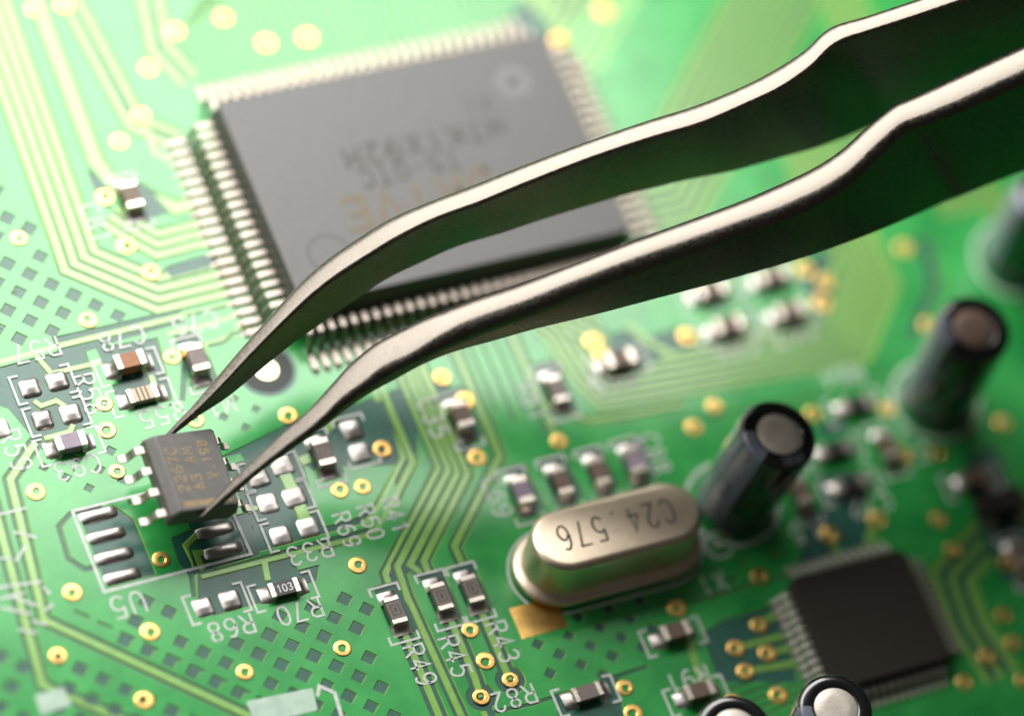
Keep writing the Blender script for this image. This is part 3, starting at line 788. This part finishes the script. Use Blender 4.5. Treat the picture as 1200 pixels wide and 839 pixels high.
# lifted eight-leg chip
c3 = U(224, 551, 3.45)
t = thing('lifted_chip', 'small eight-leg microchip lifted off the board, gripped between the tweezer tips', 'microchip', (c3.x, c3.y, 2.7))
t.rotation_euler = (math.radians(1.0), math.radians(10.5), math.radians(-2.0))
def soic_body():
    hx, hy = 1.98, 2.45
    def rg(l, r, f, z, ch=.12):
        return [(r - ch, -f, z), (r, -f + ch, z), (r, f - ch, z), (r - ch, f, z), (-l + ch, f, z), (-l, f - ch, z), (-l, -f + ch, z), (-l + ch, -f, z)]
    rings = [rg(hx - .15, hx - .15, hy - .12, -.72), rg(hx, hx, hy, -.02), rg(hx, hx, hy, .03), rg(hx - .10, hx - .06, hy - .08, .34), rg(hx - .50, hx - .11, hy - .13, .70), rg(hx - .58, hx - .17, hy - .19, .74)]
    V = [p for r in rings for p in r]; F = []
    for k in range(len(rings) - 1):
        for i in range(8):
            j = (i + 1) % 8; F.append([k * 8 + i, k * 8 + j, (k + 1) * 8 + j, (k + 1) * 8 + i])
    F.append([7 - i for i in range(8)]); F.append([(len(rings) - 1) * 8 + i for i in range(8)])
    return V, F
body = obj('body', *soic_body(), M['plastic_grey'], t)
lm3 = mkmesh('lead', *gull([(-.15, 0), (.28, 0), (.40, -.06), (.50, -.2), (.66, -.60), (.76, -.72), (.88, -.76), (1.16, -.77)], .40, .15), M['lead'])
for k in range(4):
    y = 1.905 - 1.27 * k
    link('lead', lm3, t, (1.98, y, 0), 0); link('lead', lm3, t, (-1.98, y, 0), math.pi)
ZS = .744
for txt, x, y, h in (('2267C', -.88, .15, .58), ('^3SAM', .0, .1, .56), ('V.198', .95, .55, .5)):
    obj('marking', *strip_mesh(text_polys(txt, h, (0, 1), (-1, 0), (x, y), 1.45, 1.0), .105, ZS), M['mark'], body)
obj('pin_one_bar', [(-1.2, -2.1, ZS), (1.55, -2.1, ZS), (1.55, -1.74, ZS), (-1.2, -1.74, ZS)], [[0, 1, 2, 3]], M['mark'], body)
CHIP = t

# ---------------------------------------------------------------- crystal can
def stadium(hx, hy, n=14):
    P = []
    for k in range(n + 1):
        a = -math.pi / 2 + math.pi * k / n; P.append((hx - hy + hy * math.cos(a), hy * math.sin(a)))
    for k in range(n + 1):
        a = math.pi / 2 + math.pi * k / n; P.append((-hx + hy + hy * math.cos(a), hy * math.sin(a)))
    return P
def loft_stadium(rings):
    V, F = [], []; n = None
    for hx, hy, z in rings:
        P = stadium(hx, hy); n = len(P); V += [(x, y, z) for x, y in P]
    for k in range(len(rings) - 1):
        for i in range(n):
            j = (i + 1) % n; F.append([k * n + i, k * n + j, (k + 1) * n + j, (k + 1) * n + i])
    F.append([n - 1 - i for i in range(n)]); F.append([(len(rings) - 1) * n + i for i in range(n)])
    return V, F
qc = U(711, 651, .3)
t = thing('crystal_oscillator', 'oval metal crystal can printed C24.576, soldered beside the striped capacitor', 'crystal', (qc.x, qc.y, .15))
t.rotation_euler = (math.radians(-4.0), 0, 0)
can = obj('can', *loft_stadium([(5.0, 2.02, .5), (4.98, 2.0, .75), (4.95, 1.98, 1.0), (4.93, 1.96, 2.95), (4.9, 1.93, 3.15), (4.81, 1.84, 3.3), (4.66, 1.69, 3.38), (4.48, 1.52, 3.4)]), M['nickel'], t, True)
sharp(can, 50)
fl = obj('flange', *loft_stadium([(5.33, 2.36, HZ + .05), (5.4, 2.43, .16), (5.4, 2.43, .38), (5.34, 2.37, .47), (5.15, 2.18, .52), (5.06, 2.09, .56), (4.99, 2.02, .70)]), M['nickel'], t, True)
obj('marking', *strip_mesh(text_polys('C24.576', 1.5, *ROT180, (-.05, .02), 1.68, .60), .12, 3.405), M['ink'], can)
silk_lines([([(qc.x + x, qc.y + y) for x, y in stadium(5.58, 2.6)], True)], .14)

# ---------------------------------------------------------------- electrolytic capacitors
def lathe(prof, n=48, mi=None):
    V, F, MI = [], [], []
    for r, z in prof:
        for i in range(n): V.append((r * math.cos(2 * math.pi * i / n), r * math.sin(2 * math.pi * i / n), z))
    for k in range(len(prof) - 1):
        for i in range(n):
            j = (i + 1) % n; F.append([k * n + i, k * n + j, (k + 1) * n + j, (k + 1) * n + i])
    return V, F
def cyl_patch(r, a0, a1, z0, z1, n=10):
    V, F = [], []
    for i in range(n + 1):
        a = a0 + (a1 - a0) * i / n
        V += [(r * math.cos(a), r * math.sin(a), z0), (r * math.cos(a), r * math.sin(a), z1)]
    for i in range(n): F.append([2 * i, 2 * i + 2, 2 * i + 3, 2 * i + 1])
    return V, F
def electrolytic(label, p, ptop, r, h, stripe_az, tilt=(0, 0), ring=True, printed=False, disc_mat='alu'):
    tq = U(*p, 0) if p else U(*ptop, h)
    t = thing('electrolytic_capacitor', label, 'capacitor', (tq.x, tq.y, 0), 0, 'electrolytic capacitors standing on the board')
    t.rotation_euler = (math.radians(tilt[0]), math.radians(tilt[1]), 0)
    z0 = .25; ri = r * .58
    sl = obj('sleeve', *lathe([(r * .9, z0), (r * .985, z0 + .1), (r, z0 + .35), (r * .985, z0 + .9), (r * .965, z0 + 1.1), (r * .985, z0 + 1.3), (r, z0 + 1.6), (r, h - .45), (r * .985, h - .22), (r * .94, h - .07), (r * .87, h), (ri + .12, h + .01), (ri + .02, h - .03), (ri, h - .09)]), M['sleeve'], t, True)
    al = obj('top_disc', *lathe([(ri + .03, h - .12), (ri * .95, h - .06), (ri * .5, h - .045), (.01, h - .04)]), M[disc_mat], t, True)
    rb = obj('rubber_base', *lathe([(.05, z0 + .05), (r * .8, z0 + .02), (r * .9, z0)]), M['black'], t, True)
    obj('lead_wire', *lathe([(.22, -.1), (.22, z0 + .1)], 10), M['solder'], t, True, loc=(-.9, 0, 0)); obj('lead_wire', *lathe([(.22, -.1), (.22, z0 + .1)], 10), M['solder'], t, True, loc=(.9, 0, 0))
    a0, a1 = stripe_az - .50, stripe_az + .50
    V, F = [], []
    prof = [(r * .995, z0 + .4), (r * .99, z0 + .9), (r * .972, z0 + 1.1), (r * .99, z0 + 1.3), (r + .008, z0 + 1.6), (r + .008, h - .45), (r * .985 + .008, h - .22), (r * .94 + .008, h - .065), (r * .87, h + .008), (ri + .16, h + .018)]
    prof[0] = (r + .008, z0 + .4); prof[1] = (r * .985 + .008, z0 + .9); prof[2] = (r * .965 + .008, z0 + 1.1); prof[3] = (r * .985 + .008, z0 + 1.3)
    n = 12
    for rr, z in prof:
        for i in range(n + 1):
            a = a0 + (a1 - a0) * i / n; V.append((rr * math.cos(a), rr * math.sin(a), z))
    for k in range(len(prof) - 1):
        for i in range(n): b = k * (n + 1) + i; F.append([b, b + 1, b + n + 2, b + n + 1])
    st = obj('stripe', V, F, M['stripe'], t, True)
    if printed:
        for zc, dz in ((h - .62, .42), (h * .47, .55)):
            parts = []
            w_, e_ = .20, .035
            ro = r + .016
            parts.append(cyl_patch(ro, stripe_az - w_, stripe_az - w_ + e_, zc - dz, zc + dz, 2)); parts.append(cyl_patch(ro, stripe_az + w_ - e_, stripe_az + w_, zc - dz, zc + dz, 2))
            parts.append(cyl_patch(ro, stripe_az - w_ + e_, stripe_az + w_ - e_, zc + dz - .1, zc + dz, 4)); parts.append(cyl_patch(ro, stripe_az - w_ + e_, stripe_az + w_ - e_, zc - dz, zc - dz + .1, 4))
            obj('minus_mark', *join(*parts), M['sleeve'], st)
        # tiny print on the shoulder of the sleeve
        for txt, ca in (('10', -1.75), ('16V', -1.35)):
            rr = r * .80; o = (rr * math.cos(ca), rr * math.sin(ca)); up = (-math.cos(ca), -math.sin(ca)); rd = (up[1], -up[0])
            obj('print', *strip_mesh(text_polys(txt, .5, rd, up, o, 1.35, .7), .06, h + .016), M['stripe'], sl)
    if ring:
        silk_lines([(circle((tq.x, tq.y), r + .42, 44), True)], .2)
    return t
electrolytic('black electrolytic capacitor with blue-grey stripe, next to the crystal can', (858, 590), None, 2.2, 7.8, math.radians(192), (0, 6.5), printed=True)
electrolytic('upright black electrolytic capacitor with brownish top darkened for dim light, behind the pale-ended chip capacitor', None, (1142, 384), 2.15, 8.4, math.radians(170), disc_mat='alu_shaded')
electrolytic('black electrolytic capacitor with bright top by the R91 marking', None, (862, 853), 2.05, 8.0, math.radians(190))
electrolytic('black electrolytic capacitor with bright top, in front of the small square chip', None, (980, 828), 2.05, 8.0, math.radians(190))
electrolytic('dark blurred electrolytic capacitor beneath the wide handle of the near tweezer arm', None, (1228, 232), 2.05, 7.0, math.radians(170), disc_mat='alu_shaded')

# ---------------------------------------------------------------- tweezers
ZK = [(-21, 2.3), (-19.6, 3.0), (-13, 7.3), (-6.3, 11.5), (-1, 14.6), (5.7, 18.2), (11.5, 21.6), (17, 24.9), (23, 28.6), (60, 52)]
def zfun(x):
    if x <= ZK[0][0]: return ZK[0][1]
    for (a, za), (b, zb) in zip(ZK, ZK[1:]):
        if x <= b: return za + (zb - za) * (x - a) / (b - a)
    return ZK[-1][1]
def on_plane(p):
    z = 10.0
    for _ in range(60):
        v = U(p[0], p[1], z); z = z + .6 * (zfun(v.x) - z)
    return U(p[0], p[1], z)
def smooth_pts(P, k):
    out = []
    n = len(P)
    for i in range(n - 1):
        p0, p1, p2, p3 = P[max(0, i - 1)], P[i], P[i + 1], P[min(n - 1, i + 2)]
        for s in range(k):
            t = s / k; out.append([0.5 * ((2 * b) + (c - a) * t + (2 * a - 5 * b + 4 * c - d) * t * t + (3 * b - a - 3 * c + d) * t ** 3) for a, b, c, d in zip(p0, p1, p2, p3)])
    out.append(list(P[-1])); return out
PINCH = Vector((-.05, .98, -.13)).normalized()
def arm(stations, label, parent, r_of, far):
    # stations: upper outline, bright/dark boundary, lower outline, all photograph pixels
    st = smooth_pts([[*u, *b, *l] for u, b, l in stations], 4)
    C = [on_plane((s[2], s[3])) for s in st]
    sec = []
    for i, s in enumerate(st):
        kk = 6 if i < 30 else min(18, 6 + (i - 30)); T = (C[min(i + kk, len(C) - 1)] - C[max(i - kk, 0)]).normalized()
        e = (PINCH - T * PINCH.dot(T)).normalized()
        f = T.cross(e).normalized()
        if f.z > 0: f = -f
        pb = PJ(C[i]); tp = (PJ(C[i] + T) - pb).normalized(); nrm = Vector((-tp.y, tp.x))
        def size(pt, d):
            tgt = (Vector(pt) - pb).dot(nrm); one = (PJ(C[i] + d) - pb).dot(nrm)
            return max(.1, tgt / one)
        sec.append((C[i], T, e, f, size((s[0], s[1]), e), size((s[4], s[5]), f)))
    # continue the handle beyond the picture
    c, T, e, f, tt, ww = sec[-1]
    ends = 6
    T2 = (sec[-1][0] - sec[-4][0]).normalized()
    for k in range(1, ends + 1):
        sec.append((c + T2 * (7.0 * k) + e * (-(1.4 if far else -1.0) * (k / ends) ** 2), T, e, f, tt, ww))
    V, F = [], []; NS = 8
    for i, (c, T, e, f, tt, ww) in enumerate(sec):
        rads = r_of(i / (len(sec) - 1), tt, ww)     # radii: boundary corner, back top, back bottom, front bottom
        cor = [(0, 0, (1, 0), (0, 1)), (tt, 0, (0, 1), (-1, 0)), (tt, ww, (-1, 0), (0, -1)), (0, ww, (0, -1), (1, 0))]
        for (cx, cy, d_out, d_in), r in zip(cor, rads):
            r = min(r, .48 * tt, .48 * ww)
            # arc from the incoming side to the outgoing side
            ins = (cx + d_in[0] * r, cy + d_in[1] * r); ous = (cx + d_out[0] * r, cy + d_out[1] * r)
            ctr = (cx + (d_in[0] + d_out[0]) * r, cy + (d_in[1] + d_out[1]) * r)
            for k in range(NS):
                a = k / (NS - 1) * math.pi / 2
                x = ctr[0] + (ins[0] - ctr[0]) * math.cos(a) + (ous[0] - ctr[0]) * math.sin(a)
                y = ctr[1] + (ins[1] - ctr[1]) * math.cos(a) + (ous[1] - ctr[1]) * math.sin(a)
                p = c + e * x + f * y; V.append(tuple(p))
    n = 4 * NS
    for i in range(len(sec) - 1):
        for k in range(n):
            j = (k + 1) % n; F.append([i * n + k, i * n + j, (i + 1) * n + j, (i + 1) * n + k])
    F.append(list(range(n))); F.append([(len(sec) - 1) * n + k for k in range(n)])
    bm = bmesh.new(); vs = [bm.verts.new(v) for v in V]
    for q in F: bm.faces.new([vs[i] for i in q])
    bmesh.ops.recalc_face_normals(bm, faces=bm.faces[:]); bm.verts.index_update()
    V = [tuple(v.co) for v in bm.verts]; F = [[v.index for v in q.verts] for q in bm.faces]; bm.free()
    o = obj('arm', V, F, M['steel'], parent, True); sharp(o, 50); o['label'] = label
    return o, sec
tw = thing('tweezers', 'curved steel tweezers holding the small eight-leg chip between their tips', 'tweezers', (0, 0, 0))
FAR = [((187, 518), (189, 519), (191, 520)), ((193, 509), (197, 511), (201, 512)), ((208, 492), (214, 495), (219, 499)), ((222, 477), (231, 480), (238, 485)), ((245, 448), (258, 454), (272, 462)), ((281, 405), (296, 414), (313, 428)),
       ((312, 370), (326, 384), (348, 400)), ((345, 332), (362, 350), (386, 374)), ((374, 305), (394, 325), (412, 356)), ((408, 280), (430, 302), (444, 334)), ((450, 254), (466, 280), (482, 315)), ((500, 233), (512, 257), (524, 296)),
       ((552, 213), (562, 239), (576, 280)), ((600, 194), (610, 219), (624, 264)), ((683, 163), (692, 187), (706, 240)), ((755, 138), (764, 163), (780, 222)), ((812, 120), (822, 146), (842, 210)), ((860, 101), (876, 123), (896, 196)),
       ((900, 80), (916, 104), (940, 184)), ((934, 58), (950, 80), (978, 170)), ((958, 37), (970, 60), (1010, 158)), ((976, 27), (988, 48), (1034, 148)), ((1008, 18), (1018, 38), (1072, 134)), ((1060, 1), (1074, 20), (1126, 116)), ((1120, -20), (1136, -1), (1190, 96)), ((1200, -46), (1216, -26), (1266, 72))]
NEAR = [((231, 605), (233, 607), (235, 608)), ((238, 597), (243, 602), (246, 606)), ((262, 570), (271, 578), (274, 582)), ((292, 541), (303, 551), (307, 554)), ((325, 509), (340, 523), (345, 527)),
        ((357, 480), (375, 497), (382, 501)), ((380, 453), (402, 473), (412, 478)), ((402, 428), (427, 455), (437, 461)), ((428, 404), (454, 437), (463, 447)), ((462, 386), (484, 422), (492, 431)), ((500, 366), (520, 403), (528, 416)),
        ((548, 347), (566, 384), (575, 403)), ((600, 330), (616, 366), (628, 388)), ((665, 306), (680, 340), (694, 373)), ((732, 280), (748, 315), (764, 355)), ((800, 255), (816, 292), (832, 338)), ((858, 234), (874, 270), (892, 322)),
        ((900, 216), (918, 254), (938, 308)), ((945, 195), (966, 231), (990, 290)), ((980, 173), (1000, 207), (1032, 274)), ((1010, 146), (1030, 178), (1066, 261)), ((1034, 127), (1054, 156), (1094, 250)), ((1046, 119), (1066, 149), (1108, 245)), ((1062, 112), (1082, 144), (1124, 238)),
        ((1110, 89), (1128, 126), (1168, 220)), ((1160, 66), (1176, 104), (1214, 200)), ((1220, 38), (1236, 78), (1272, 176))]
def rf(u, tt, ww): return (.14 * tt, .42 * tt, .1, .1)
def rn(u, tt, ww):
    k = 1.0 if u < .55 else max(.3, 1 - (u - .55) / .2)
    return ((.22 + .16 * k) * tt, .34 * tt, .2, .25)
arm(FAR, 'far arm, its flat dark inner face showing', tw, rf, True)
oN, secN = arm(NEAR, 'near arm with rounded bright upper edge', tw, rn, False)

# ---------------------------------------------------------------- dust and flux crumbs on the board
V, F = [], []
for k in range(260):
    u = U2(random.uniform(-20, 1220), random.uniform(-20, 860)); a = random.uniform(.012, .045); b = a * random.uniform(.6, 2.2); th = random.uniform(0, 3.14)
    if abs(u[0]) < 12.5 and abs(u[1]) < 9.5: continue
    o = len(V); ca, sa = math.cos(th), math.sin(th)
    for (x, y, z) in ((b, 0, 0), (0, a, 0), (-b, 0, 0), (0, -a, 0), (0, 0, a)):
        V.append((u[0] + x * ca - y * sa, u[1] + x * sa + y * ca, HZ + .002 + z))
    F += [[o, o + 1, o + 4], [o + 1, o + 2, o + 4], [o + 2, o + 3, o + 4], [o + 3, o, o + 4]]
d = obj('dust', V, F, M['silk_thin'], board); d['kind'] = 'stuff'
